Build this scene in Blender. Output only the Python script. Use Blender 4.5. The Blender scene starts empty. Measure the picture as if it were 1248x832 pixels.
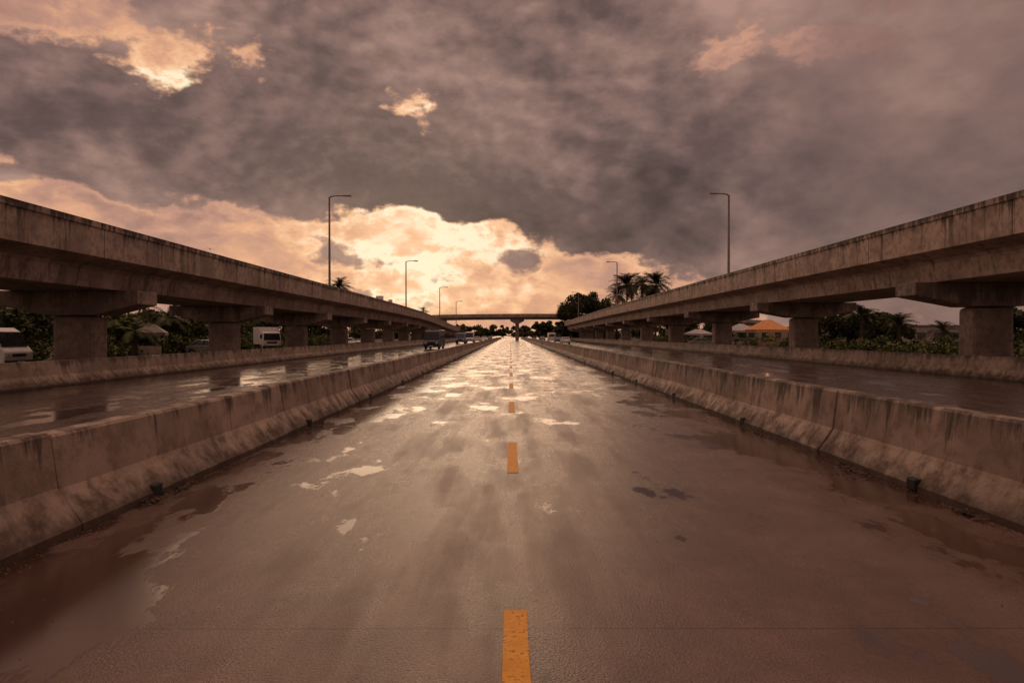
import bpy, math, random
import numpy as np
from mathutils import Vector, Matrix
R = math.radians
random.seed(7)
sc = bpy.context.scene
sc.view_settings.view_transform = 'Standard'
sc.view_settings.look = 'None'
sc.view_settings.exposure = 0
COL = sc.collection

def lin(c):
    o = []
    for v in c:
        v = v / 255.0
        o.append(v / 12.92 if v <= 0.04045 else ((v + 0.055) / 1.055) ** 2.4)
    return tuple(o) + (1.0,)

# ------------------------------------------------------------ node helper
class NT:
    def __init__(s, tree):
        s.t = tree
    def node(s, typ, **kw):
        n = s.t.nodes.new(typ)
        for k, v in kw.items():
            setattr(n, k, v)
        return n
    def put(s, sock, v):
        if isinstance(v, bpy.types.NodeSocket):
            s.t.links.new(v, sock)
        elif isinstance(v, bpy.types.Node):
            s.t.links.new(v.outputs[0], sock)
        else:
            sock.default_value = v
    def m(s, op, a, b=0.0, c=0.0, clamp=False):
        n = s.node('ShaderNodeMath', operation=op)
        n.use_clamp = clamp
        s.put(n.inputs[0], a); s.put(n.inputs[1], b); s.put(n.inputs[2], c)
        return n.outputs[0]
    def vm(s, op, a, b):
        n = s.node('ShaderNodeVectorMath', operation=op)
        s.put(n.inputs[0], a); s.put(n.inputs[1], b)
        return n.outputs[0]
    def ss(s, v, a, b, lo=0.0, hi=1.0, typ='SMOOTHSTEP'):
        n = s.node('ShaderNodeMapRange', interpolation_type=typ)
        s.put(n.inputs[0], v); n.inputs[1].default_value = a; n.inputs[2].default_value = b
        n.inputs[3].default_value = lo; n.inputs[4].default_value = hi
        return n.outputs[0]
    def mix(s, f, a, b, blend='MIX'):
        n = s.node('ShaderNodeMix', data_type='RGBA', blend_type=blend)
        s.put(n.inputs[0], f); s.put(n.inputs[6], a); s.put(n.inputs[7], b)
        return n.outputs[2]
    def vmul(s, v, sc_):
        return s.vm('MULTIPLY', v, sc_)
    def noise(s, v, scale, detail=4, rough=0.5, dist=0.0):
        n = s.node('ShaderNodeTexNoise')
        s.put(n.inputs['Vector'], v)
        n.inputs['Scale'].default_value = scale; n.inputs['Detail'].default_value = detail
        n.inputs['Roughness'].default_value = rough; n.inputs['Distortion'].default_value = dist
        return n
    def ramp(s, f, stops, interp='LINEAR'):
        n = s.node('ShaderNodeValToRGB')
        cr = n.color_ramp; cr.interpolation = interp
        while len(cr.elements) > 1:
            cr.elements.remove(cr.elements[-1])
        cr.elements[0].position = stops[0][0]; cr.elements[0].color = stops[0][1]
        for p, c in stops[1:]:
            e = cr.elements.new(p); e.color = c
        s.put(n.inputs[0], f)
        return n.outputs[0]

def new_mat(name):
    m = bpy.data.materials.new(name); m.use_nodes = True
    m.node_tree.nodes.clear()
    t = NT(m.node_tree)
    o = t.node('ShaderNodeOutputMaterial'); b = t.node('ShaderNodeBsdfPrincipled')
    m.node_tree.links.new(b.outputs[0], o.inputs[0])
    return m, t, b

def simple(name, col, rough=0.5, metal=0.0, var=0.15, scale=3.0, emis=None, spec=0.5):
    m, t, b = new_mat(name)
    tc = t.node('ShaderNodeTexCoord').outputs['Object']
    n = t.noise(tc, scale, 2, .6).outputs[0]
    d4 = tuple(v * (1 - 2 * var) for v in col) + (1,)
    e4 = tuple(min(1, v * (1 + var)) for v in col) + (1,)
    t.put(b.inputs['Base Color'], t.mix(t.ss(n, .3, .7), d4, e4))
    t.put(b.inputs['Roughness'], t.ss(n, .3, .7, max(0, rough - .08), min(1, rough + .1)))
    b.inputs['Metallic'].default_value = metal
    b.inputs['Specular IOR Level'].default_value = spec
    return m

# ------------------------------------------------------------ WORLD
def build_world():
    w = bpy.data.worlds.new("World"); sc.world = w; w.use_nodes = True
    w.node_tree.nodes.clear()
    try: w.cycles.sampling_method = 'NONE'     # soft overcast: no importance map needed
    except Exception: pass
    t = NT(w.node_tree)
    out = t.node('ShaderNodeOutputWorld'); bg = t.node('ShaderNodeBackground')
    w.node_tree.links.new(bg.outputs[0], out.inputs[0])
    # coarse weather map, (heading, altitude) table
    xs = [0, 100, 200, 300, 400, 500, 600, 700, 800, 900, 1000, 1100, 1248]
    ys = [-300, 0, 60, 105, 150, 200, 240, 280, 320, 360, 408]
    cover = [
     [.7,.7,.7,.7,.7,.7,.7,.7,.7,.7,.7,.7,.7],
     [.12,.20,.30,.56,.80,.58,.74,.78,.56,.50,.56,.60,.62],
     [.60,.46,.24,.42,.88,.80,.88,.90,.74,.30,.54,.64,.68],
     [.98,.88,.34,.18,.84,.70,.95,.98,.95,.58,.68,.74,.74],
     [.98,.98,.90,.88,.92,.20,.95,1.0,1.0,.90,.80,.78,.78],
     [.50,.62,.82,.92,.96,.92,1.0,1.0,1.0,1.0,.92,.86,.84],
     [.24,.18,.36,.48,.74,.88,1.0,1.0,1.0,1.0,1.0,.92,.88],
     [.18,.26,.28,.18,.14,.10,.34,.80,1.0,.98,.98,.92,.88],
     [.20,.24,.24,.20,.34,.12,.38,.28,.45,.66,.75,.78,.80],
     [.15,.15,.18,.24,.28,.18,.14,.16,.28,.42,.55,.65,.70],
     [.12,.12,.12,.12,.12,.12,.12,.12,.20,.35,.45,.55,.60]]
    light = [
     [.30]*13,
     [.50,.48,.42,.38,.38,.38,.36,.34,.34,.38,.22,.16,.12],
     [.46,.48,.52,.50,.44,.38,.36,.36,.38,.46,.26,.16,.12],
     [.42,.45,.90,1.0,.50,.70,.40,.36,.36,.36,.25,.16,.12],
     [.42,.42,.50,.50,.60,1.0,.50,.36,.36,.34,.24,.16,.12],
     [.52,.50,.46,.45,.45,.52,.50,.40,.36,.30,.22,.15,.12],
     [.60,.56,.46,.42,.56,.78,.66,.50,.38,.30,.22,.15,.12],
     [.46,.46,.44,.50,.86,1.0,.82,.60,.45,.32,.24,.18,.14],
     [.44,.44,.44,.52,.80,.92,.76,.60,.50,.40,.32,.24,.20],
     [.43,.43,.44,.50,.66,.78,.72,.60,.52,.43,.38,.30,.28],
     [.42,.42,.44,.48,.58,.66,.64,.57,.50,.43,.38,.32,.30]]
    dark = [
     [.60]*13,
     [.80,.82,.80,.54,.48,.68,.54,.60,.78,.85,.75,.62,.58],
     [.52,.68,.82,.60,.42,.56,.48,.55,.66,.80,.70,.62,.58],
     [.36,.50,.66,.56,.40,.52,.46,.46,.52,.62,.64,.60,.58],
     [.38,.38,.44,.46,.46,.52,.46,.42,.42,.48,.54,.55,.55],
     [.56,.50,.40,.40,.44,.46,.38,.34,.34,.40,.46,.52,.54],
     [.74,.66,.56,.50,.42,.32,.26,.22,.26,.34,.42,.48,.50],
     [.75,.75,.75,.72,.60,.40,.20,.14,.18,.34,.42,.48,.50],
     [.75,.75,.75,.75,.70,.70,.64,.52,.44,.46,.49,.49,.52],
     [.70,.70,.70,.70,.80,.80,.80,.75,.65,.58,.55,.52,.52],
     [.70,.70,.70,.70,.80,.80,.80,.75,.70,.62,.58,.55,.55]]
    cv, lt, dk = map(np.array, (cover, light, dark))
    def samp(a, px, py):
        px = min(max(px, 0), 1248); py = min(max(py, -300), 408)
        j = max(0, min(len(xs) - 2, np.searchsorted(xs, px, 'right') - 1))
        i = max(0, min(len(ys) - 2, np.searchsorted(ys, py, 'right') - 1))
        fx = (px - xs[j]) / (xs[j+1] - xs[j]); fy = (py - ys[i]) / (ys[i+1] - ys[i])
        return float((a[i,j]*(1-fx)+a[i,j+1]*fx)*(1-fy) + (a[i+1,j]*(1-fx)+a[i+1,j+1]*fx)*fy)
    tc = t.node('ShaderNodeTexCoord').outputs['Generated']
    sp = t.node('ShaderNodeSeparateXYZ'); t.put(sp.inputs[0], tc)
    x, y, z = sp.outputs
    az = t.m('ARCTAN2', x, y); el = t.m('ARCSINE', z)
    vs = t.vmul(tc, (1, 1, 1.6))
    wn = t.noise(vs, 4.5, 4, .62)
    ws = t.node('ShaderNodeSeparateColor'); t.put(ws.inputs[0], wn.outputs['Color'])
    az2 = t.m('ADD', az, t.m('MULTIPLY', t.m('SUBTRACT', ws.outputs[0], .5), .22))
    el2 = t.m('ADD', el, t.m('MULTIPLY', t.m('SUBTRACT', ws.outputs[1], .5), .11))
    u = t.m('ADD', t.m('DIVIDE', az2, 2 * R(60)), .5, clamp=True)
    els = [0, 3, 6, 9, 12, 15, 18, 21, 25, 34]
    cur = None
    for k, e in enumerate(els):
        stops = []
        for j in range(31):
            a = -60 + 4 * j
            aa = max(-40, min(40, a))
            px = 624 + 832 * math.tan(R(aa))
            py = 408 - math.tan(R(e)) * 832 / math.cos(R(aa))
            v = [samp(cv, px, py), samp(lt, px, py), samp(dk, px, py)]
            f = max(0, (abs(a) - 42) / 18.0); f = min(1, f)
            v = [v[0]*(1-f)+.6*f, v[1]*(1-f)+.38*f, v[2]*(1-f)+.6*f]
            stops.append((j / 30.0, (v[0], v[1], v[2], 1)))
        r = t.ramp(u, stops, 'LINEAR')
        cur = r if cur is None else t.mix(t.ss(el2, R(els[k-1]), R(e), typ='LINEAR'), cur, r)
    s3 = t.node('ShaderNodeSeparateColor'); t.put(s3.inputs[0], cur)
    C, G, B = s3.outputs[0], s3.outputs[1], s3.outputs[2]
    wv = t.vm('ADD', vs, t.vmul(t.vm('SUBTRACT', wn.outputs['Color'], (.5, .5, .5)), (.22, .22, .22)))
    vb = t.node('ShaderNodeTexVoronoi'); vb.feature = 'F1'
    t.put(vb.inputs['Vector'], wv); vb.inputs['Scale'].default_value = 9.0
    vb.inputs['Detail'].default_value = 2; vb.inputs['Roughness'].default_value = .55
    vb.inputs['Lacunarity'].default_value = 2.1; vb.normalize = True
    bl = t.m('SUBTRACT', 1.0, vb.outputs['Distance'])
    n1 = t.noise(vs, 6.5, 6, .62).outputs[0]
    sd = (math.sin(R(-9)) * math.cos(R(11)), math.cos(R(-9)) * math.cos(R(11)), math.sin(R(11)) * 1.6)
    n1b = t.noise(t.vm('ADD', vs, t.vmul(t.vm('SUBTRACT', sd, vs), (.07, .07, .07))), 6.5, 3, .62).outputs[0]
    relief = t.m('SUBTRACT', n1, n1b)
    n2 = t.noise(t.vmul(wv, (1, 1, 1.5)), 9.0, 5, .62).outputs[0]
    n3 = t.noise(vs, 3.3, 1, .5).outputs[0]
    calm = t.ss(az, .18, .48, 1.0, .35)          # smooth rain veil to the right
    cc = t.m('ADD', C, t.m('MULTIPLY', t.m('SUBTRACT', n1, .5), 1.55))
    cc = t.m('ADD', cc, t.m('MULTIPLY', t.m('SUBTRACT', bl, .62), .45))
    mask = t.ss(cc, .40, .54)
    edge = t.m('MULTIPLY', t.ss(cc, .25, .41), t.ss(cc, .41, .51, 1, 0))
    g2 = t.m('ADD', G, t.m('MULTIPLY', calm, t.m('MULTIPLY', t.m('SUBTRACT', n2, .5), .95)))
    g2 = t.m('ADD', g2, t.m('MULTIPLY', calm, t.m('MULTIPLY', relief, .6)))
    g2 = t.m('ADD', g2, t.m('MULTIPLY', edge, t.m('MULTIPLY', G, .24)), clamp=True)
    b2 = t.m('ADD', t.m('MULTIPLY', t.m('SUBTRACT', n3, .5), .95), t.m('MULTIPLY', t.m('SUBTRACT', n2, .5), .50))
    b2 = t.m('ADD', b2, t.m('MULTIPLY', relief, 1.8))
    b2 = t.m('ADD', b2, t.m('MULTIPLY', t.m('SUBTRACT', bl, .62), .35))
    b2 = t.m('ADD', B, t.m('MULTIPLY', b2, calm), clamp=True)
    lc = t.ramp(g2, [(0, lin((116, 88, 82))), (.3, lin((152, 115, 105))), (.5, lin((188, 141, 121))),
                     (.68, lin((220, 164, 128))), (.84, lin((243, 191, 148))), (1, lin((255, 233, 198)))])
    dc = t.ramp(b2, [(0, lin((74, 58, 55))), (.35, lin((101, 80, 76))), (.65, lin((134, 106, 98))), (1, lin((170, 135, 121)))])
    col = t.mix(mask, lc, dc)
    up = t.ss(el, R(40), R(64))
    col = t.mix(up, col, lin((250, 198, 172)))  # brighter zenith added above the view as fill light for road and concrete
    sky = t.node('ShaderNodeTexSky'); sky.sky_type = 'NISHITA'; sky.sun_disc = False
    sky.sun_elevation = R(11); sky.sun_rotation = R(-9)
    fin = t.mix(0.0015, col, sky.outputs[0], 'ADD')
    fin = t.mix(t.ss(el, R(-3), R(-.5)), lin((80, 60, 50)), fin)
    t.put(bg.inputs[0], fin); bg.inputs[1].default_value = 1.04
build_world()

sun = bpy.data.lights.new("sun", 'SUN'); sun.energy = 0.42; sun.angle = R(36); sun.color = (1, .66, .42)
so = bpy.data.objects.new("sun", sun); COL.objects.link(so)
d = Vector((math.sin(R(-9)) * math.cos(R(13)), math.cos(R(-9)) * math.cos(R(13)), math.sin(R(13))))
so.rotation_euler = (-d).to_track_quat('-Z', 'Y').to_euler(); so.location = (0, 0, 60)

# ------------------------------------------------------------ materials
def concrete(name, base=(.31, .25, .205), streak=1.0, ztop=1.0, joint=None, wetbase=True, drop=1.0, sf=3.0):
    m, t, b = new_mat(name)
    tc = t.node('ShaderNodeTexCoord').outputs['Object']
    sp = t.node('ShaderNodeSeparateXYZ'); t.put(sp.inputs[0], tc)
    X, Y, Z = sp.outputs
    big = t.noise(tc, .55, 3, .6).outputs[0]
    med = t.noise(tc, 3.5, 5, .68).outputs[0]
    fine = t.noise(tc, 45, 2, .7).outputs[0]
    st = t.noise(t.vmul(tc, (1, 1, .09)), sf, 5, .74).outputs[0]
    c = t.mix(t.ss(big, .35, .65), tuple(v * .70 for v in base) + (1,), tuple(v * 1.15 for v in base) + (1,))
    c = t.mix(t.m('MULTIPLY', t.ss(med, .44, .66), .6), c, tuple(v * .42 for v in base) + (1,))
    c = t.mix(t.m('MULTIPLY', t.ss(fine, .5, .72), .4), c, tuple(v * .5 for v in base) + (1,))
    # algae / soot drips running down from the coping
    tm = t.ss(t.m('ADD', Z, t.m('MULTIPLY', t.m('SUBTRACT', st, .5), 4.6 * drop)), ztop - .55 * drop, ztop + .10)
    c = t.mix(t.m('MULTIPLY', tm, .95 * streak), c, (.034, .027, .023, 1))
    c = t.mix(t.m('MULTIPLY', t.ss(st, .53, .62), .62 * streak), c, tuple(v * .26 for v in base) + (1,))
    if wetbase:
        wz = t.m('ADD', Z, t.m('MULTIPLY', t.m('SUBTRACT', med, .5), -.7))
        c = t.mix(t.ss(wz, .05, .42, .85, 0), c, (.06, .038, .028, 1))
    if joint:
        jm = t.m('ABSOLUTE', t.m('SUBTRACT', t.m('MODULO', t.m('ADD', Y, 1000), joint), joint / 2))
        c = t.mix(t.ss(jm, .015, .035, .8, 0), c, (.03, .025, .02, 1))
    t.put(b.inputs['Base Color'], c)
    t.put(b.inputs['Roughness'], t.ss(med, .3, .7, .55, .88))
    b.inputs['Specular IOR Level'].default_value = .3
    bp = t.node('ShaderNodeBump'); bp.inputs['Strength'].default_value = .5; bp.inputs['Distance'].default_value = .015
    t.put(bp.inputs['Height'], t.m('ADD', t.m('MULTIPLY', fine, .5), med))
    t.put(b.inputs['Normal'], bp.outputs[0])
    return m

def road_mat(name, cx, half, base, wet=.0, joints=True, mud=True, rp=.10):
    m, t, b = new_mat(name)
    tc = t.node('ShaderNodeTexCoord').outputs['Object']
    sp = t.node('ShaderNodeSeparateXYZ'); t.put(sp.inputs[0], tc)
    X, Y, Z = sp.outputs
    ax = t.m('ABSOLUTE', t.m('SUBTRACT', X, cx))
    edge = t.ss(ax, half * .45, half * .95)
    pn = t.noise(t.vmul(tc, (.80, .38, 1)), 1.0, 6, .64).outputs[0]
    pn2 = t.noise(t.vmul(tc, (2.0, .22, 1)), 1.1, 4, .6).outputs[0]
    far = t.ss(Y, 7, 30, 0, .055)
    p = t.m('ADD', t.m('ADD', pn, t.m('MULTIPLY', edge, .130)), t.m('ADD', far, wet))
    pud = t.ss(p, .590, .640)
    damp = t.ss(p, .45, .59)
    fine = t.noise(tc, 55, 2, .85).outputs[0]
    grit = t.noise(tc, 200, 0, .7).outputs[0]
    med = t.noise(tc, 1.7, 5, .65).outputs[0]
    c = t.mix(t.ss(med, .33, .68), tuple(v * .76 for v in base) + (1,), tuple(v * 1.15 for v in base) + (1,))
    c = t.mix(t.ss(pn2, .35, .65, .2, 0), c, tuple(v * .5 for v in base) + (1,))
    c = t.mix(t.m('MULTIPLY', t.ss(fine, .45, .68), .65), c, tuple(v * .30 for v in base) + (1,))
    c = t.mix(t.m('MULTIPLY', t.ss(grit, .58, .75), .6), c, tuple(v * 2.4 for v in base) + (1,))
    c = t.mix(t.m('MULTIPLY', damp, .5), c, (base[0] * .55, base[1] * .46, base[2] * .41, 1))
    c = t.mix(t.m('MULTIPLY', pud, .9), c, (.046, .021, .015, 1) if mud else (.03, .022, .018, 1))
    if joints:
        jm = t.m('ABSOLUTE', t.m('SUBTRACT', t.m('MODULO', t.m('ADD', t.m('ADD', Y, t.m('MULTIPLY', med, .03)), 1020 - 4.42 + 2.55), 5.1), 2.55))
        j = t.ss(jm, .004, .012, .6, 0)
        lm = t.m('ABSOLUTE', t.m('SUBTRACT', t.m('ADD', X, t.m('MULTIPLY', med, .05)), .085))
        j = t.m('MAXIMUM', j, t.ss(lm, .003, .011, .35, 0))
        c = t.mix(j, c, (.018, .014, .012, 1))
    t.put(b.inputs['Base Color'], c)
    r0 = t.ss(pn2, .34, .64, .43, .24)
    r = t.m('SUBTRACT', r0, t.m('MULTIPLY', damp, .10))
    r = t.mix(pud, r, (rp, rp, rp, 1))
    t.put(b.inputs['Roughness'], r)
    t.put(b.inputs['Specular IOR Level'], t.ss(damp, 0, 1, .38, .5))
    bp = t.node('ShaderNodeBump'); bp.inputs['Distance'].default_value = .008
    t.put(bp.inputs['Strength'], t.ss(pud, 0, 1, .9, .06))
    t.put(bp.inputs['Height'], fine)
    t.put(b.inputs['Normal'], bp.outputs[0])
    return m

def paint_mat():
    m, t, b = new_mat("road_paint")
    tc = t.node('ShaderNodeTexCoord').outputs['Object']
    n = t.noise(tc, 30, 5, .75).outputs[0]; n2 = t.noise(tc, 5, 4, .6).outputs[0]
    w = t.ss(t.m('ADD', n, t.m('MULTIPLY', n2, .5)), .80, .90)
    c = t.mix(t.ss(n2, .3, .7), (.64, .29, .035, 1), (.80, .40, .06, 1))
    c = t.mix(w, c, (.20, .105, .05, 1))
    t.put(b.inputs['Base Color'], c); b.inputs['Roughness'].default_value = .6
    b.inputs['Specular IOR Level'].default_value = .2
    return m

def ground_mat():
    m, t, b = new_mat("ground_soil_grass")
    tc = t.node('ShaderNodeTexCoord').outputs['Object']
    a = t.noise(tc, .08, 4, .65).outputs[0]; f = t.noise(tc, 6, 3, .7).outputs[0]
    c = t.mix(t.ss(a, .42, .58), (.045, .055, .022, 1), (.09, .065, .045, 1))
    c = t.mix(t.ss(f, .4, .7), c, (.03, .03, .016, 1))
    t.put(b.inputs['Base Color'], c); b.inputs['Roughness'].default_value = .9
    return m

def leaf_mat(name, c1, c2):
    m, t, b = new_mat(name)
    tc = t.node('ShaderNodeTexCoord').outputs['Object']
    a = t.noise(tc, .9, 1, .6).outputs[0]
    c = t.mix(t.ss(a, .35, .65), tuple(v * .6 for v in c1) + (1,), c2 + (1,))
    t.put(b.inputs['Base Color'], c); b.inputs['Roughness'].default_value = .6
    b.inputs['Specular IOR Level'].default_value = .3
    return m

M_BAR = concrete("barrier_concrete", (.42, .32, .255), .85, 1.0, drop=.5, sf=2.6)
M_BAR2 = concrete("low_wall_concrete", (.42, .32, .25), .8, .95, drop=.40, sf=1.6)
M_VL = concrete("viaduct_concrete_w", (.47, .36, .29), 1.0, 6.45, joint=8.0, wetbase=False, drop=.75, sf=1.7)
M_VR = concrete("viaduct_concrete_e", (.56, .43, .34), 1.0, 7.12, joint=10.1, wetbase=False, drop=.85, sf=1.7)
M_PIER = concrete("pier_concrete", (.44, .335, .27), .5, 3.9, sf=1.5)
M_OVER = concrete("overpass_concrete", (.50, .39, .31), .3, 10.5, wetbase=False, sf=.6)
M_ROAD = road_mat("wet_concrete_road", .38, 4.5, (.160, .104, .082), rp=.11)
M_SL = road_mat("wet_side_road", -11, 6, (.095, .064, .053), wet=.045, joints=False, mud=False, rp=.13)
M_SR = road_mat("wet_side_road_e", 13, 8, (.085, .058, .049), wet=.01, joints=False, mud=False, rp=.18)
M_PAINT = paint_mat()
M_GND = ground_mat()
M_LEAF = leaf_mat("leaves", (.055, .08, .024), (.11, .12, .04))
M_LEAF2 = leaf_mat("leaves_light", (.08, .11, .028), (.15, .17, .05))
M_LEAFD = leaf_mat("leaves_dark", (.035, .042, .018), (.065, .07, .028))
M_BARK = simple("bark", (.09, .065, .045), .85, var=.3, scale=8)
M_STEEL = simple("galvanised_steel", (.16, .14, .13), .5, .6)
M_DARK = simple("dark_rubber", (.02, .02, .02), .7)
M_GLASS = simple("window_glass", (.03, .035, .04), .06, spec=.8)
M_WHITE = simple("white_paint", (.80, .78, .76), .35, var=.04)
M_BLACKP = simple("dark_blue_paint", (.03, .04, .06), .25, var=.1)
M_SILVER = simple("silver_paint", (.35, .35, .36), .3, .3, var=.06)
M_BLUE = simple("blue_paint", (.08, .13, .25), .3, var=.08)
M_RED = simple("red_lens", (.4, .02, .015), .3)
M_LENS = simple("headlamp_lens", (.75, .72, .65), .15)
M_ORANGE = simple("orange_canvas", (.75, .34, .13), .7, var=.08)
M_CANVAS = simple("grey_canvas", (.50, .48, .47), .7, var=.08)
M_WALL = simple("plaster_wall", (.38, .32, .28), .8, var=.12)
M_ROOF = simple("roof_sheet", (.16, .12, .10), .5, var=.15)
M_STONE = simple("grit_stone", (.14, .10, .08), .8, var=.3)
M_LITTER = simple("dead_leaves", (.07, .04, .025), .7, var=.3)

# ------------------------------------------------------------ mesh helpers
def link(o, parent=None):
    COL.objects.link(o)
    if parent: o.parent = parent
    return o
def empty(name, loc=(0, 0, 0), rz=0):
    e = bpy.data.objects.new(name, None); e.location = loc; e.rotation_euler = (0, 0, rz)
    e.empty_display_size = .3
    return link(e)
def mesh(name, v, f, mat, parent=None, smooth=False, bevel=0, segs=2):
    me = bpy.data.meshes.new(name); me.from_pydata([tuple(p) for p in v], [], f)
    import bmesh
    bm = bmesh.new(); bm.from_mesh(me); bmesh.ops.recalc_face_normals(bm, faces=bm.faces); bm.to_mesh(me); bm.free()
    me.materials.append(mat)
    if smooth:
        for p in me.polygons: p.use_smooth = True
    o = bpy.data.objects.new(name, me); link(o, parent)
    if bevel:
        b = o.modifiers.new("bevel", 'BEVEL'); b.width = bevel; b.segments = segs; b.limit_method = 'ANGLE'; b.angle_limit = R(35)
    return o
def box(name, c, s, mat, parent=None, bevel=0, top=(1, 1), shift=(0, 0)):
    v = []
    for dz in (-.5, .5):
        k = top if dz > 0 else (1, 1); sh = shift if dz > 0 else (0, 0)
        for dx, dy in ((-.5, -.5), (.5, -.5), (.5, .5), (-.5, .5)):
            v.append((c[0] + dx * s[0] * k[0] + sh[0], c[1] + dy * s[1] * k[1] + sh[1], c[2] + dz * s[2]))
    f = [(0, 3, 2, 1), (4, 5, 6, 7), (0, 1, 5, 4), (1, 2, 6, 5), (2, 3, 7, 6), (3, 0, 4, 7)]
    return mesh(name, v, f, mat, parent, bevel=bevel)
def tube(name, pts, rad, mat, parent=None, n=10, smooth=True):
    v = []; f = []
    pts = [Vector(p) for p in pts]
    for i, p in enumerate(pts):
        a = pts[min(i + 1, len(pts) - 1)] - pts[max(i - 1, 0)]
        q = a.to_track_quat('Z', 'Y')
        for k in range(n):
            th = 2 * math.pi * k / n
            v.append(p + q @ Vector((math.cos(th) * rad[i], math.sin(th) * rad[i], 0)))
    for i in range(len(pts) - 1):
        for k in range(n):
            f.append((i * n + k, i * n + (k + 1) % n, (i + 1) * n + (k + 1) % n, (i + 1) * n + k))
    f.append(tuple(range(n))[::-1]); f.append(tuple(range((len(pts) - 1) * n, len(pts) * n)))
    return mesh(name, v, f, mat, parent, smooth=smooth)
def extrude_prof(prof, stations):
    v = []; f = []; n = len(prof)
    for (y, dx, dz) in stations:
        for (x, z) in prof: v.append((x + dx, y, z + dz))
    for i in range(len(stations) - 1):
        for k in range(n):
            f.append((i * n + k, i * n + (k + 1) % n, (i + 1) * n + (k + 1) % n, (i + 1) * n + k))
    f.append(tuple(range(n))); f.append(tuple(range((len(stations) - 1) * n, len(stations) * n))[::-1])
    return v, f
def sheet(name, x0, x1, y0, y1, z, mat, parent=None):
    return mesh(name, [(x0, y0, z), (x1, y0, z), (x1, y1, z), (x0, y1, z)], [(0, 1, 2, 3)], mat, parent)

# ------------------------------------------------------------ ground & roads
sheet("ground", -2500, 2500, -400, 4000, 0.0 - .012, M_GND)
sheet("highway_road", -4.5, 5.3, -30, 900, 0.0, M_ROAD)
sheet("frontage_road", -17.3, -4.5, -30, 900, -.004, M_SL)
sheet("frontage_road", 5.3, 21.4, -30, 900, -.004, M_SR)
v = []; f = []
for i in range(0, 45):
    y0 = 2.05 + 7.35 * i; y1 = y0 + 2.65
    k = len(v); x = .035
    n = 6
    for q in range(n + 1):
        yy = y0 + (y1 - y0) * q / n
        v += [(x - .078 + random.uniform(-.003, .003), yy, .004), (x + .078 + random.uniform(-.003, .003), yy, .004)]
    for q in range(n):
        f.append((k + 2*q, k + 2*q + 1, k + 2*q + 3, k + 2*q + 2))
mesh("lane_marking", v, f, M_PAINT)

# ------------------------------------------------------------ jersey barriers
def jersey(name, x, h, side, seg, y0, y1, off, mat):
    V = []; F = []
    prof = [(0, 0), (0, .08), (.20, .36), (.235, .42), (.30, h - .03), (.325, h), (.53, h), (.555, h - .03),
            (.62, .42), (.655, .36), (.855, .08), (.855, 0)]
    y = y0 + off
    while y < y1:
        ye = min(y + seg - .018, y1)
        dx = random.uniform(-.012, .012); dz = random.uniform(-.012, .012)
        c = .015
        st = [(y, c), (y + c, 0), (ye - c, 0), (ye, c)]
        k = len(V); n = len(prof)
        for (yy, sh) in st:
            for (px, pz) in prof:
                cx = .4275
                qx = cx + (px - cx) * (1 - sh * 1.4); qz = pz - (sh if pz > .5 else 0)
                V.append((x + side * qx + dx, yy, qz + (dz if pz > .1 else 0)))
        for i in range(3):
            for q in range(n):
                F.append((k + i*n + q, k + i*n + (q+1) % n, k + (i+1)*n + (q+1) % n, k + (i+1)*n + q))
        F.append(tuple(k + q for q in range(n))); F.append(tuple(k + 3*n + q for q in range(n))[::-1])
        y += seg
    return mesh(name, V, F, mat)
jersey("concrete_barrier", -4.14, .95, -1, 6.1, -20, 330, 2.2, M_BAR)
jersey("concrete_barrier", 4.90, 1.02, 1, 6.1, -20, 330, .35, M_BAR)
jersey("roadside_wall", -16.7, .95, -1, 8, -20, 330, 1, M_BAR2)
jersey("roadside_wall", 20.7, .97, 1, 8, -20, 330, 3, M_BAR2)
for (bx, sd) in ((-4.14, 1), (4.90, -1)):
    p = empty("drain_scupper_row")
    for i in range(14):
        yy = 8.0 + i * 6.1 if sd > 0 else 8.3 + i * 6.1
        box("scupper_%d" % i, (bx - sd * .03, yy, .085), (.10, .20, .15), M_DARK, p, bevel=.02)

V = []; F = []
for i in range(3800):
    sd = random.choice((0, 1)); t_ = random.random() ** 1.7
    yy = 3 + t_ * 40
    dd = abs(random.gauss(0, .10)) + .01
    if random.random() < .12: dd = random.random() * 1.5
    xx = (-4.14 + dd) if sd else (4.90 - dd)
    s = random.uniform(.003, .011)
    k = len(V)
    a = random.random() * 6
    for q in range(4):
        V.append((xx + math.cos(a + q * 1.57) * s * random.uniform(.7, 1.2), yy + math.sin(a + q * 1.57) * s * random.uniform(.7, 1.2), .0))
    V.append((xx, yy, s * .9))
    F += [(k, k+1, k+4), (k+1, k+2, k+4), (k+2, k+3, k+4), (k+3, k, k+4)]
mesh("gravel", V, F, M_STONE)
V = []; F = []
for i in range(500):
    cl = random.choice([(-4.05, 8.3, .18), (-4.05, 7.7, .1), (4.8, 7.1, .12), (4.8, 13.2, .2), (-4.0, 14, .25), (4.75, 9.5, .3)])
    xx = cl[0] + random.gauss(0, cl[2] * .3); yy = cl[1] + random.gauss(0, cl[2])
    s = random.uniform(.015, .035); n = Vector((random.gauss(0, .4), random.gauss(0, .4), 1)).normalized()
    q = n.to_track_quat('Z', 'Y'); k = len(V); zz = random.uniform(.012, .05)
    for (a, b_) in ((-1, 0), (0, -.5), (1, 0), (0, .5)):
        V.append(Vector((xx, yy, zz)) + q @ Vector((a * s, b_ * s, 0)))
    F.append((k, k+1, k+2, k+3))
mesh("leaf_litter", V, F, M_LITTER)

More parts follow.
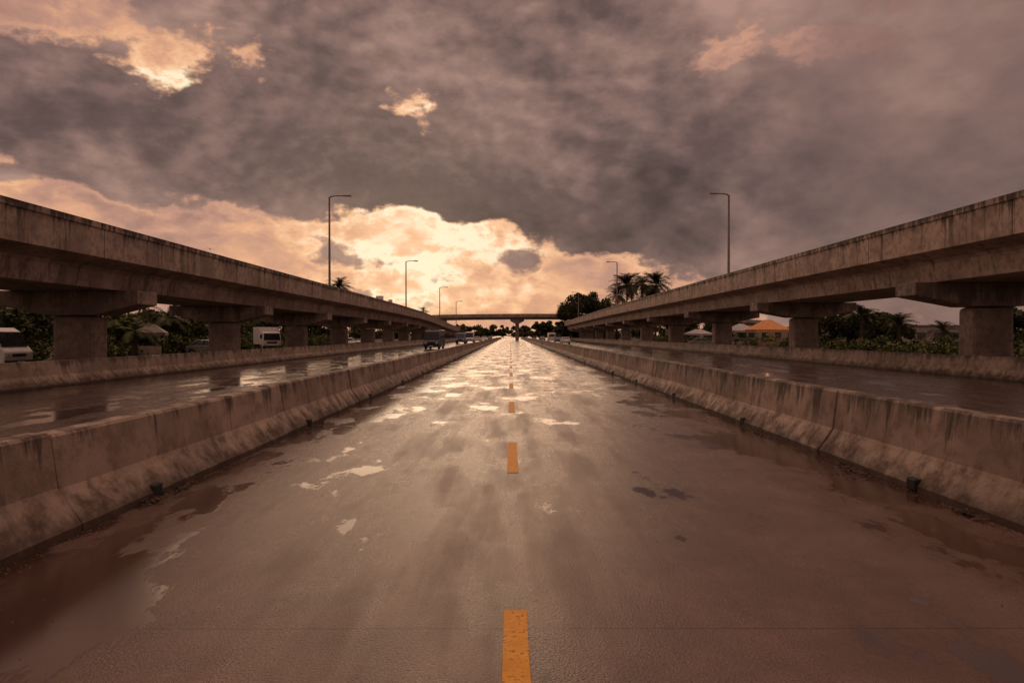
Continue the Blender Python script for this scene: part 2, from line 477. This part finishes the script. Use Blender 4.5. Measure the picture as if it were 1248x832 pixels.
# ------------------------------------------------------------ viaducts
def viaduct(c, w, zt, zp, zg, pier_x, pys, mat, ends, drop, capspan):
    root = empty("elevated_highway")
    deck = zp + .35
    gw = w - 1.05
    prof = [(-w-.05, zt), (-w-.05, zt-.22), (-w, zt-.27), (-w, zp), (-w+.12, zp-.04), (-gw-.12, zp-.28), (-gw, zp-.42), (-gw+.12, zg),
            (gw-.12, zg), (gw, zp-.42), (gw+.12, zp-.28), (w-.12, zp-.04), (w, zp), (w, zt-.27), (w+.05, zt-.22), (w+.05, zt),
            (w-.25, zt), (w-.42, deck), (-w+.42, deck), (-w+.25, zt)]
    prof = [(c + a, b) for a, b in prof]
    st = []
    y = -45.0
    while y <= ends:
        f = max(0, (y - 110) / (ends - 110))
        st.append((y, 0, -drop * f * f * (3 - 2 * f)))
        y += 5 if y > 100 else 29
    V, F = extrude_prof(prof, st)
    mesh("deck", V, F, mat, root)
    for i, py in enumerate(pys):
        f = max(0, (py - 110) / (ends - 110)); dz = -drop * f * f * (3 - 2 * f)
        zc = zg + dz
        l, r = capspan
        d = .85
        pr = [(l, zc - .003), (l, zc - .62), (pier_x - 1.15, zc - 1.12), (pier_x + 1.15, zc - 1.12), (r, zc - .62), (r, zc - .003)]
        Vc, Fc = extrude_prof(pr, [(py - d, 0, 0), (py + d, 0, 0)])
        mesh("cap_beam_%d" % (i+1), Vc, Fc, M_PIER, root, bevel=.05)
        box("column_%d" % (i+1), (pier_x, py, (zc - 1.12) / 2 - .02), (1.85, 1.35, zc - 1.12), M_PIER, root, bevel=.22)
        box("footing_%d" % (i+1), (pier_x, py, .12), (2.5, 2.0, .30), M_PIER, root, bevel=.04)
    return root
viaduct(-20.3, 3.7, 6.44, 5.05, 3.92, -20.1, [32 + 16.1 * i for i in range(-3, 12)], M_VL, 225, 2.0, (-23.6, -16.95))
viaduct(22.5, 4.0, 7.12, 5.60, 4.35, 22.6, [32.4 + 20.2 * i for i in range(-3, 10)], M_VR, 235, .6, (18.75, 26.3))

def overpass():
    root = empty("overpass_bridge")
    Y = 260.0
    V = []; F = []
    prof = [(-5, 0), (-5, 1.2), (-4.7, 1.2), (-4.7, .35), (4.7, .35), (4.7, 1.2), (5, 1.2), (5, 0), (4.2, -.15), (3.4, -.8), (-3.4, -.8), (-4.2, -.15)]
    xs = [-80 + 8 * i for i in range(23)]
    n = len(prof)
    def hz(x): return 8.6 - ((x - 8) / 70.0) ** 2 * 1.6
    for x in xs:
        for (a, b) in prof: V.append((x, Y + a, hz(x) + b))
    for i in range(len(xs) - 1):
        for k in range(n): F.append((i*n+k, i*n+(k+1) % n, (i+1)*n+(k+1) % n, (i+1)*n+k))
    F.append(tuple(range(n))); F.append(tuple(range((len(xs)-1)*n, len(xs)*n)))
    mesh("deck", V, F, M_OVER, root)
    for i, x in enumerate((-56, -27, 2.6, 31, 60)):
        zz = hz(x) - .8
        pr = [(x - 2.6, zz), (x - 2.6, zz - .6), (x - .8, zz - 1.6), (x + .8, zz - 1.6), (x + 2.6, zz - .6), (x + 2.6, zz)]
        Vc, Fc = extrude_prof(pr, [(Y - 3, 0, 0), (Y + 3, 0, 0)])
        mesh("cap_beam_%d" % (i+1), Vc, Fc, M_OVER, root)
        box("column_%d" % (i+1), (x, Y, (zz - 1.6) / 2), (1.4, 2.2, zz - 1.6), M_OVER, root, bevel=.2)
overpass()

# ------------------------------------------------------------ street lamps
def lamp(x, y, z0, ztop, sd, L=2.0):
    p = empty("street_lamp", (x, y, z0))
    H = ztop - z0
    tube("pole", [(0, 0, 0), (0, 0, .9), (0, 0, .95), (0, 0, H - .15)], [.15, .15, .12, .085], M_STEEL, p, 12)
    tube("arm", [(0, 0, H - .3), (sd * .12, 0, H - .1), (sd * .5, 0, H - .03), (sd * L * .72, 0, H)], [.07, .065, .055, .05], M_STEEL, p, 8)
    box("luminaire", (sd * L * .85, 0, H), (L * .42, .30, .14), M_STEEL, p, bevel=.04, top=(.8, .6))
    box("lens", (sd * L * .87, 0, H - .078), (L * .28, .22, .03), M_LENS, p)
    box("base_plate", (0, 0, .02), (.45, .45, .05), M_STEEL, p, bevel=.01)
for (px, ptop, Z, arm) in ((402, 239, 68, 2.1), (495, 318, 118, 2.0), (536, 350, 172, 2.0), (556, 367, 218, 2.0)):
    f = max(0, (Z - 110) / 115.0); dz = -2.0 * f * f * (3 - 2 * f)
    lamp((px - 622) * Z / 832, Z, 5.42 + dz, 1.9 + (408 - ptop) * Z / 832, 1, arm)
for (px, ptop, Z, arm) in ((888, 236, 62.5, 1.7), (752, 319, 125, 1.9), (705, 356, 192, 1.9)):
    lamp((px - 622) * Z / 832, Z, 5.96, 1.9 + (408 - ptop) * Z / 832, -1, arm)

# ------------------------------------------------------------ vegetation
def quads(P, S, rng):
    n = len(P)
    a = rng.normal(size=(n, 3)); a /= np.linalg.norm(a, axis=1)[:, None]
    b = rng.normal(size=(n, 3)); b = np.cross(a, b); b /= np.linalg.norm(b, axis=1)[:, None]
    s = S[:, None]
    return np.stack([P - a * s, P - b * s * .45, P + a * s, P + b * s * .45], axis=1).reshape(-1, 3)
def fast_mesh(name, v, mat, parent=None):
    n = len(v) // 4
    me = bpy.data.meshes.new(name)
    me.vertices.add(len(v)); me.vertices.foreach_set("co", v.astype(np.float32).ravel())
    me.loops.add(n * 4); me.loops.foreach_set("vertex_index", np.arange(n * 4, dtype=np.int32))
    me.polygons.add(n); me.polygons.foreach_set("loop_start", np.arange(0, n * 4, 4, dtype=np.int32))
    try: me.polygons.foreach_set("loop_total", np.full(n, 4, dtype=np.int32))
    except Exception: pass
    me.materials.append(mat); me.update(calc_edges=True); me.validate()
    o = bpy.data.objects.new(name, me); return link(o, parent)
def clump_pts(centers, radii, per, rng):
    P = []
    for c, r in zip(centers, radii):
        n = int(per * (r[0] ** 1.5))
        d = rng.normal(size=(n, 3)); d /= np.linalg.norm(d, axis=1)[:, None]
        rr = rng.random(n) ** .45
        P.append(np.array(c) + d * rr[:, None] * np.array(r))
    return np.concatenate(P)
def broad_tree(name, x, y, h, r, seed, mat=None, leaf=.28, per=260, low=.30):
    rng = np.random.default_rng(seed); rd = random.Random(seed)
    p = empty(name, (x, y, 0)); mat = mat or M_LEAF
    th = h * .45
    tube("trunk", [(0, 0, 0), (.1, 0, th * .5), (-.05, .1, th), (.05, 0, h * .72)], [h*.028, h*.02, h*.016, h*.006], M_BARK, p, 9)
    cs = []; rs = []
    for i in range(9):
        a = i * 2.4 + rd.random(); el = rd.uniform(.1, 1.2); q = rd.uniform(.55, .85) * r
        e = Vector((math.cos(a) * math.cos(el) * q, math.sin(a) * math.cos(el) * q, h * .58 + math.sin(el) * h * .28))
        s = Vector((0, 0, rd.uniform(th * .6, th)))
        tube("limb_%d" % i, [s, s.lerp(e, .5) + Vector((0, 0, .3)), e], [h*.011, h*.007, h*.002], M_BARK, p, 6)
        cs.append(tuple(e)); rs.append((r*.36, r*.36, h*.13))
    for i in range(24):
        a = rd.random() * 6.28; q = r * (rd.random() ** .5) * .92
        zz = rd.uniform(low, .95) * h
        k = math.sqrt(max(.05, 1 - ((zz / h - .6) / .45) ** 2))
        cs.append((math.cos(a) * q * k, math.sin(a) * q * k, zz)); s = rd.uniform(.16, .30) * r
        rs.append((s, s, s * .75))
    P = clump_pts(cs, rs, per, rng)
    fast_mesh("crown", quads(P, rng.uniform(leaf * .5, leaf * 1.2, len(P)), rng), mat, p)
def palm(name, x, y, h, L, seed, nf=26, mat=None, lean=.0, stiff=1.0):
    rd = random.Random(seed)
    p = empty(name, (x, y, 0))
    pts = [(lean * (t_ ** 2) * h, 0, t_ * h) for t_ in (0, .25, .5, .75, 1)]
    tube("trunk", pts, [.30, .22, .19, .17, .15], M_BARK, p, 9)
    V = []
    c = Vector(pts[-1])
    for i in range(nf):
        a = i * 2.399 + rd.random() * .3; up = rd.uniform(-.45, 1.4)
        l = L * rd.uniform(.8, 1.08)
        prev = c.copy(); dirh = Vector((math.cos(a), math.sin(a), 0)); side = Vector((-math.sin(a), math.cos(a), 0))
        ang = up; ns = 12
        for s in range(ns):
            dvec = dirh * math.cos(ang) + Vector((0, 0, math.sin(ang)))
            nx = prev + dvec * l / ns
            w = .035
            V += [prev - side * w, nx - side * w, nx + side * w, prev + side * w]
            if s > 0:
                ll = l * .24 * math.sin(math.pi * (.12 + .85 * s / ns)) + .1
                nrm = dirh * -math.sin(ang) + Vector((0, 0, math.cos(ang)))
                for sg in (-1, 1):
                    for kk in (0, .5):
                        bs = prev.lerp(nx, kk)
                        tip = bs + side * sg * ll * .8 + dvec * ll * .65 - nrm * ll * rd.uniform(-.1, .35)
                        wv = dvec * (l / ns * .22)
                        V += [bs - wv, bs + wv, tip + wv * .2, tip - wv * .2]
            prev = nx; ang -= (.085 + .04 * rd.random()) * stiff
    fast_mesh("fronds", np.array([tuple(q) for q in V]), mat or M_LEAFD, p)

def X(px, Z): return (px - 622) * Z / 832.0
def ZH(py, Z): return 1.9 + (408 - py) * Z / 832.0
palm("palm_tree", X(764, 160), 160, ZH(347, 160), 5.0, 3, 54)
palm("palm_tree", X(799, 162), 162, ZH(347, 162), 4.7, 4, 50, lean=.01)
palm("palm_tree", X(782, 175), 175, ZH(346, 175), 4.8, 14, 44)
palm("palm_tree", X(752, 170), 170, ZH(360, 170), 4.0, 15, 40)
palm("palm_tree", X(790, 168), 168, ZH(362, 168), 4.4, 17, 40)
broad_tree("shade_tree", X(706, 245), 245, ZH(356, 245), 8.6, 5, M_LEAFD, .42, 150, .08)
broad_tree("shade_tree", X(732, 250), 250, ZH(364, 250), 6.5, 6, M_LEAFD, .42, 130, .12)
broad_tree("shade_tree", X(690, 240), 240, ZH(372, 240), 4.5, 16, M_LEAFD, .40, 160, .05)
broad_tree("shade_tree", X(662, 330), 330, ZH(392, 330), 6.0, 8, M_LEAFD, .5, 110, .05)
palm("palm_tree", X(414, 112), 112, ZH(350, 112), 2.7, 9, 40)
palm("palm_tree", X(516, 205), 205, ZH(379, 205), 2.4, 10, 18)
for i, (px, Z, h, r) in enumerate(((12, 50, 4.6, 3.2), (55, 62, 4.8, 3.0), (150, 58, 3.9, 2.6), (185, 70, 4.5, 3.0), (222, 66, 3.8, 2.4), (255, 85, 4.0, 3.0),
                                   (330, 110, 5.2, 3.8), (300, 120, 4.6, 4.0), (240, 120, 5.4, 4.5), (385, 130, 5.5, 4), (-5, 44, 4.2, 2.4))):
    broad_tree("roadside_tree", X(px, Z), Z, h, r, 20 + i, M_LEAF2 if i % 3 == 2 else M_LEAF, .20, 300, .05)
palm("palm_tree", X(140, 56), 56, 3.0, 2.2, 31, 22, M_LEAF2)
palm("palm_tree", X(205, 62), 62, 3.4, 2.2, 32, 22, M_LEAF)
palm("palm_tree", X(165, 50), 50, 2.2, 1.7, 33, 20, M_LEAF2)
for i, (px, Z, h, r) in enumerate(((1035, 78, 4.6, 2.6), (1062, 90, 5.2, 3.0), (1005, 110, 5.0, 3.2), (885, 150, 5.5, 4.5), (1225, 56, 4.4, 2.2), (830, 170, 7, 5), (1090, 84, 3.6, 2.6))):
    broad_tree("roadside_tree", X(px, Z), Z, h, r, 40 + i, M_LEAF if i % 2 else M_LEAFD, .22, 300, .1)
palm("palm_tree", X(1096, 70), 70, 2.9, 2.2, 51, 24, M_LEAF)
palm("palm_tree", X(1050, 74), 74, 4.0, 2.2, 52, 22, M_LEAF)
palm("palm_tree", X(1150, 66), 66, 2.2, 1.8, 53, 20, M_LEAFD)

def hedge(name, x0, x1, y0, y1, n, h, mat, seed, leaf=.13, per=520, rad=(.5, 1.0)):
    rng = np.random.default_rng(seed); rd = random.Random(seed)
    cs = []; rs = []
    for i in range(n):
        t_ = rd.random(); s = rd.uniform(*rad)
        cs.append((x0 + (x1 - x0) * t_ + rd.gauss(0, .8), y0 + (y1 - y0) * t_ + rd.gauss(0, .5), rd.uniform(.2, 1) * h * rd.uniform(.6, 1) - s * .3))
        rs.append((s, s, s * .8))
    P = clump_pts(cs, rs, per, rng); P[:, 2] = np.maximum(P[:, 2], .02)
    fast_mesh(name, quads(P, rng.uniform(leaf * .6, leaf * 1.4, len(P)), rng), mat)
hedge("shrub_hedge", -31, -32, 34, 130, 230, 2.1, M_LEAF2, 61, .16, 200, (.6, 1.2))
hedge("shrub_hedge", 34, 31, 38, 150, 200, 1.7, M_LEAF2, 62, .16, 200, (.6, 1.2))
hedge("shrub_hedge", 25.5, 25.5, 34, 90, 60, .9, M_LEAF2, 63, .10, 350, (.3, .6))
hedge("shrub_hedge", -24.6, -24.6, 36, 110, 70, .8, M_LEAF2, 64, .10, 350, (.3, .6))
def treeline(name, x0, x1, y, n, h, seed, leaf=.8):
    rng = np.random.default_rng(seed); rd = random.Random(seed)
    cs = []; rs = []
    for i in range(n):
        x = x0 + (x1 - x0) * (i + rd.random()) / n
        hh = h * rd.uniform(.55, 1.05); r = rd.uniform(3, 6)
        for q in range(5):
            cs.append((x + rd.gauss(0, r * .5), y + rd.gauss(0, 6), hh * rd.uniform(.15, .85))); s = r * rd.uniform(.4, .7)
            rs.append((s, s, s * .8))
    P = clump_pts(cs, rs, 22, rng)
    fast_mesh(name, quads(P, rng.uniform(leaf * .6, leaf * 1.4, len(P)), rng), M_LEAF)
treeline("distant_trees", -420, -22, 330, 75, 7.5, 71)
treeline("distant_trees", 26, 420, 340, 75, 7.5, 72)
treeline("distant_trees", -60, 70, 620, 34, 11, 73, 1.2)
hedge("distant_trees", -22, -24, 170, 330, 60, 4.5, M_LEAF, 74, .35, 60, (1.5, 2.6))
hedge("distant_trees", 28, 25, 200, 330, 60, 4.5, M_LEAF, 75, .35, 60, (1.5, 2.6))

# ------------------------------------------------------------ vehicles
def wheel(p, name, x, y, r, w=.22):
    n = 18; V = []; F = []
    rings = ((-w/2, r*.6), (-w/2, r*.93), (-w/2 + .03, r), (w/2 - .03, r), (w/2, r*.93), (w/2, r*.6))
    for (dx, rr) in rings:
        for k in range(n):
            a = 2*math.pi*k/n; V.append((x + dx, y + math.cos(a)*rr, r + math.sin(a)*rr))
    for i in range(5):
        for k in range(n): F.append((i*n+k, i*n+(k+1) % n, (i+1)*n+(k+1) % n, (i+1)*n+k))
    mesh(name, V, F, M_DARK, p, smooth=True)
    V = []; F = []
    for dx in (-w/2 + .03, w/2 - .03):
        for k in range(n):
            a = 2*math.pi*k/n; V.append((x + dx, y + math.cos(a)*r*.62, r + math.sin(a)*r*.62))
    for k in range(n): F.append((k, (k+1) % n, n+(k+1) % n, n+k))
    F.append(tuple(range(n))); F.append(tuple(range(n, 2*n)))
    mesh(name + "_rim", V, F, M_SILVER, p)
def side_extr(name, prof, w, mat, p, topk=1.0, zb=None, bevel=.04):
    V = []; n = len(prof)
    for s in (-1, 1):
        for (y, z) in prof:
            k = topk if (zb is not None and z > zb) else 1
            V.append((s * w * k, y, z))
    F = [(i, (i+1) % n, n + (i+1) % n, n + i) for i in range(n)]
    F.append(tuple(range(n))); F.append(tuple(range(n, 2*n)))
    return mesh(name, V, F, mat, p, bevel=bevel)
def car(loc, rz, paint, name="car"):
    p = empty(name, loc, rz)
    body = [(-2.15, .35), (-2.2, .62), (-2.0, .80), (-1.05, .95), (1.55, .98), (2.1, .92), (2.18, .55), (2.1, .33),
            (1.72, .30), (1.66, .56), (1.36, .68), (1.06, .56), (1.0, .28), (-1.0, .28), (-1.06, .56), (-1.36, .68), (-1.66, .56), (-1.72, .30)]
    side_extr("body", body, .86, paint, p, bevel=.05)
    side_extr("cabin_glass", [(-1.0, .95), (-.35, 1.38), (1.0, 1.40), (1.65, .97)], .78, M_GLASS, p, .80, 1.2, .03)
    side_extr("roof", [(-.42, 1.375), (-.30, 1.435), (.95, 1.45), (1.12, 1.38)], .65, paint, p, 1, None, .03)
    for s in (-1, 1):
        tube("pillar_a%d" % s, [(s*.79, -1.0, .95), (s*.64, -.36, 1.39)], [.035, .03], paint, p, 6)
        tube("pillar_b%d" % s, [(s*.79, .3, .96), (s*.645, .3, 1.40)], [.035, .03], paint, p, 6)
        tube("pillar_c%d" % s, [(s*.79, 1.6, .96), (s*.645, 1.0, 1.41)], [.06, .05], paint, p, 6)
        box("headlamp%d" % s, (s*.62, -2.14, .66), (.34, .10, .14), M_LENS, p, bevel=.02)
        box("tail_lamp%d" % s, (s*.66, 2.14, .76), (.30, .08, .16), M_RED, p, bevel=.02)
        box("mirror%d" % s, (s*.95, -.75, 1.0), (.18, .10, .13), paint, p, bevel=.03)
        for j, yy in enumerate((-1.36, 1.36)): wheel(p, "wheel_%d%d" % (s, j), s*.76, yy, .32)
    box("grille", (0, -2.19, .52), (.8, .05, .14), M_DARK, p, bevel=.01)
    box("number_plate", (0, -2.225, .40), (.5, .02, .11), M_WHITE, p)
    return p
def van(loc, rz, paint, name="minibus", L=5.4, W=1.95, H=2.5):
    p = empty(name, loc, rz); w = W/2; a = -L/2; b = L/2
    side_extr("body", [(a, .40), (a - .03, 1.0), (a + .22, 1.28), (a + .62, H - .22), (a + .95, H - .02), (b - .1, H), (b, H - .15), (b, .40),
                       (b-.72, .36), (b-.80, .70), (b-1.15, .82), (b-1.5, .70), (b-1.58, .34), (a+1.42, .34), (a+1.35, .70), (a+1.0, .82), (a+.65, .70), (a+.58, .36)],
              w, paint, p, .93, 1.5, .06)
    V = []
    for s in (-1, 1):
        V += [(s*w*.90, a + .20, 1.30), (s*w*.82, a + .57, H - .26)]
    mesh("windscreen", [V[0], V[2], V[3], V[1]], [(0, 1, 2, 3)], M_GLASS, p)
    so_ = p.children[-1].modifiers.new("s", 'SOLIDIFY'); so_.thickness = .05; so_.offset = 0
    for s in (-1, 1):
        for j in range(4):
            y0 = a + .95 + j * (L - 1.3) / 4
            box("side_window_%d_%d" % (s, j), (s*(w*.955), y0 + .45, H*.68), (.06, (L - 1.3)/4 - .12, H*.22), M_GLASS, p, bevel=.015, top=(1, .98), shift=(-s*.03, 0))
        box("headlamp%d" % s, (s*w*.72, a - .01, .86), (.34, .08, .20), M_LENS, p, bevel=.03)
        box("tail_lamp%d" % s, (s*w*.86, b, 1.1), (.14, .06, .42), M_RED, p, bevel=.02)
        tube("mirror_arm%d" % s, [(s*w*.9, a + .35, 1.6), (s*(w + .2), a + .2, 1.65)], [.02, .02], M_DARK, p, 6)
        box("mirror%d" % s, (s*(w + .22), a + .18, 1.6), (.12, .07, .32), M_DARK, p, bevel=.02)
        for j, yy in enumerate((a + 1.0, b - 1.15)): wheel(p, "wheel_%d%d" % (s, j), s*(w - .14), yy, .37, .24)
    box("bumper", (0, a - .04, .46), (W*.98, .16, .26), M_DARK, p, bevel=.05)
    box("grille", (0, a - .035, .84), (W*.48, .04, .16), M_DARK, p, bevel=.02)
    box("number_plate", (0, a - .13, .47), (.5, .02, .12), M_WHITE, p)
    box("rear_window", (0, b + .005, H*.70), (W*.72, .04, H*.22), M_GLASS, p, bevel=.02)
    return p
def truck(loc, rz, cabm, boxm, name="box_truck", L=6.2):
    p = empty(name, loc, rz); a = -L/2
    side_extr("cab", [(a, .55), (a - .02, 1.25), (a + .18, 2.15), (a + .35, 2.25), (a + 1.55, 2.25), (a + 1.6, .55), (a+1.35, .5), (a+1.25, .8), (a+.9, .92), (a+.55, .8), (a+.45, .5)], .98, cabm, p, .93, 1.5, .06)
    mesh("windscreen", [(-.86, a - .02, 1.34), (.86, a - .02, 1.34), (.80, a + .14, 2.05), (-.80, a + .14, 2.05)], [(0, 1, 2, 3)], M_GLASS, p)
    s_ = p.children[-1].modifiers.new("s", 'SOLIDIFY'); s_.thickness = .05; s_.offset = 0
    box("cargo_box", (0, a + 1.7 + (L-1.7)/2, 1.80), (2.15, L - 1.7, 1.9), boxm, p, bevel=.03)
    box("chassis", (0, a + 1.0 + (L-1.2)/2, .66), (.9, L - 1.3, .26), M_DARK, p, bevel=.02)
    for s in (-1, 1):
        box("door_window%d" % s, (s*.945, a + .85, 1.72), (.05, .75, .5), M_GLASS, p, bevel=.02)
        box("headlamp%d" % s, (s*.72, a - .02, .92), (.3, .07, .18), M_LENS, p, bevel=.02)
        box("mirror%d" % s, (s*1.15, a + .1, 1.75), (.14, .07, .36), M_DARK, p, bevel=.02)
        tube("mirror_arm%d" % s, [(s*.93, a + .2, 1.95), (s*1.15, a + .1, 1.9)], [.02, .02], M_DARK, p, 6)
        for j, yy in enumerate((a + .9, L/2 - 1.2)): wheel(p, "wheel_%d%d" % (s, j), s*.85, yy, .42, .28)
    box("bumper", (0, a - .05, .62), (1.9, .14, .24), M_DARK, p, bevel=.04)
    box("grille", (0, a - .03, 1.08), (1.1, .04, .16), M_DARK, p, bevel=.01)
    return p
van((X(527, 88), 88 + 2.7, 0), R(-3), M_BLACKP, "minibus", 5.6, 2.0, 2.55)
truck((-27.2, 76.5, 0), R(30), M_WHITE, M_WHITE, "box_truck", 5.2)
van((-28.6, 36, 0), R(88), M_WHITE, "van", 5.6, 2.0, 2.3)
car((X(257, 62), 62, 0), R(70), M_SILVER)
car((X(425, 110), 110, 0), R(20), M_WHITE)
car((X(445, 118), 118, 0), R(-12), M_SILVER)
van((X(572, 165), 168, 0), R(0), M_WHITE, "minibus", 5.6, 2.0, 2.7)
car((X(582, 185), 185, 0), 0, M_SILVER)
car((X(590, 215), 215, 0), 0, M_WHITE)
car((X(597, 250), 250, 0), 0, M_BLUE)
van((X(561, 148), 150, 0), R(0), M_BLUE, "minibus", 5.4, 2.0, 2.4)
car((X(689, 140), 140, 0), R(180), M_WHITE)
car((X(680, 165), 165, 0), R(180), M_BLUE)
van((X(672, 190), 190, 0), R(180), M_WHITE, "minibus", 5.6, 2.0, 2.5)
car((X(661, 225), 225, 0), R(180), M_SILVER)
car((X(651, 260), 260, 0), R(180), M_WHITE)
car((X(860, 102), 103, 0), R(80), M_SILVER)
car((X(905, 92), 92, 0), R(70), M_WHITE)
car((X(1158, 64), 64, 0), R(85), M_BLACKP)

# ------------------------------------------------------------ stalls, building, signs
def canopy(x, y, w, d, he, hr, mat, name="market_canopy", rz=0, lit=False):
    p = empty(name, (x, y, 0), rz)
    V = [(-w/2, -d/2, he), (w/2, -d/2, he), (w/2, d/2, he), (-w/2, d/2, he), (-w*.1, 0, hr), (w*.1, 0, hr)]
    mesh("roof_cloth", V, [(0, 1, 5, 4), (1, 2, 5), (2, 3, 4, 5), (3, 0, 4)], mat, p)
    m_ = p.children[-1].modifiers.new("s", 'SOLIDIFY'); m_.thickness = .03
    for i, (a, b) in enumerate(((-1, -1), (1, -1), (1, 1), (-1, 1))):
        tube("post_%d" % i, [(a*w*.47, b*d*.47, 0), (a*w*.47, b*d*.47, he)], [.04, .04], M_STEEL, p, 8)
    for i, (a, b, ww, dd) in enumerate(((0, -1, w, .03), (0, 1, w, .03), (-1, 0, .03, d), (1, 0, .03, d))):
        box("valance_%d" % i, (a*w/2*.995, b*d/2*.995, he - .13), (ww, dd, .25), mat, p)
    box("counter", (0, -d*.25, .5), (w*.7, .6, 1.0), M_WALL, p, bevel=.02)
    if lit:
        l = bpy.data.lights.new("stall_bulb", 'POINT'); l.energy = 55; l.color = (1, .55, .25); l.shadow_soft_size = .15
        lo = bpy.data.objects.new("stall_bulb", l); lo.location = (0, 0, he - .15); link(lo, p)
        tube("bulb_cord", [(0, 0, he - .05), (0, 0, hr - .05)], [.012, .012], M_DARK, p, 6)
canopy(X(936, 84), 84, 4.4, 3.6, 2.55, 3.75, M_ORANGE, lit=True)
canopy(X(903, 92), 92, 3.4, 3.0, 2.5, 3.4, M_CANVAS, rz=R(12))
canopy(X(851, 108), 108, 4.2, 3.2, 2.1, 2.8, M_CANVAS, rz=R(-6))
canopy(X(184, 56), 56, 2.4, 2.2, 2.1, 2.8, M_ROOF, rz=R(20))
def building(x, y, w, d, h, rz=0):
    p = empty("low_building", (x, y, 0), rz)
    box("walls", (0, 0, h/2), (w, d, h), M_WALL, p)
    box("parapet", (0, 0, h + .13), (w + .25, d + .25, .26), M_ROOF, p)
    n = int(w / 2.6)
    for i in range(n):
        xx = -w/2 + (i + .5) * w / n
        box("window_%d" % i, (xx, -d/2 - .012, h*.55), (1.3, .06, 1.1), M_GLASS, p)
        box("sill_%d" % i, (xx, -d/2 - .06, h*.55 - .62), (1.5, .14, .08), M_WALL, p)
building(X(1165, 110), 112, 16, 8, 3.2)
building(X(960, 150), 152, 20, 8, 3.4)
def sign(x, y, z0, h, w, hh, name="traffic_sign", mat=M_WHITE):
    p = empty(name, (x, y, z0))
    tube("post", [(0, 0, 0), (0, 0, h)], [.05, .05], M_STEEL, p, 8)
    box("panel", (0, -.07, h - hh*.4), (w, .05, hh), mat, p, bevel=.02)
    box("panel_border", (0, -.045, h - hh*.4), (w + .10, .03, hh + .10), M_STEEL, p, bevel=.02)
sign(X(463, 96), 96, 5.35, 1.9, .95, .7)
sign(X(476, 104), 104, 5.35, 1.8, .5, .7)
p = empty("billboard", (X(18, 44), 44, 0))
for s in (-1, 1): tube("leg%d" % s, [(s*.3, 0, 0), (s*.3, 0, 3.8)], [.05, .05], M_STEEL, p, 8)
box("panel", (0, -.09, 3.9), (.8, .08, .7), M_WHITE, p, bevel=.02)
box("frame", (0, -.04, 3.9), (.9, .05, .8), M_STEEL, p)

bx, bz = X(257, 60), ZH(304, 60)
p = empty("bird", (bx, 60, bz), R(30))
tube("body", [(0, -.17, 0), (0, -.12, .01), (0, 0, .015), (0, .12, 0), (0, .24, 0)], [.01, .03, .05, .03, .012], M_DARK, p, 8)
for s in (-1, 1):
    mesh("wing_%d" % s, [(0, -.07, .02), (s*.2, -.10, .10), (s*.42, .02, .06), (s*.2, .04, .10), (0, .08, .02)], [(0, 1, 3, 4), (1, 2, 3)], M_DARK, p)

# ------------------------------------------------------------ camera
cam = bpy.data.cameras.new("camera"); cam.lens = 24; cam.sensor_width = 36; cam.clip_end = 6000; cam.clip_start = .05
co = bpy.data.objects.new("camera", cam); link(co)
co.location = (0, 0, 1.9); co.rotation_euler = (R(90 - .55), 0, R(-.14))
sc.camera = co
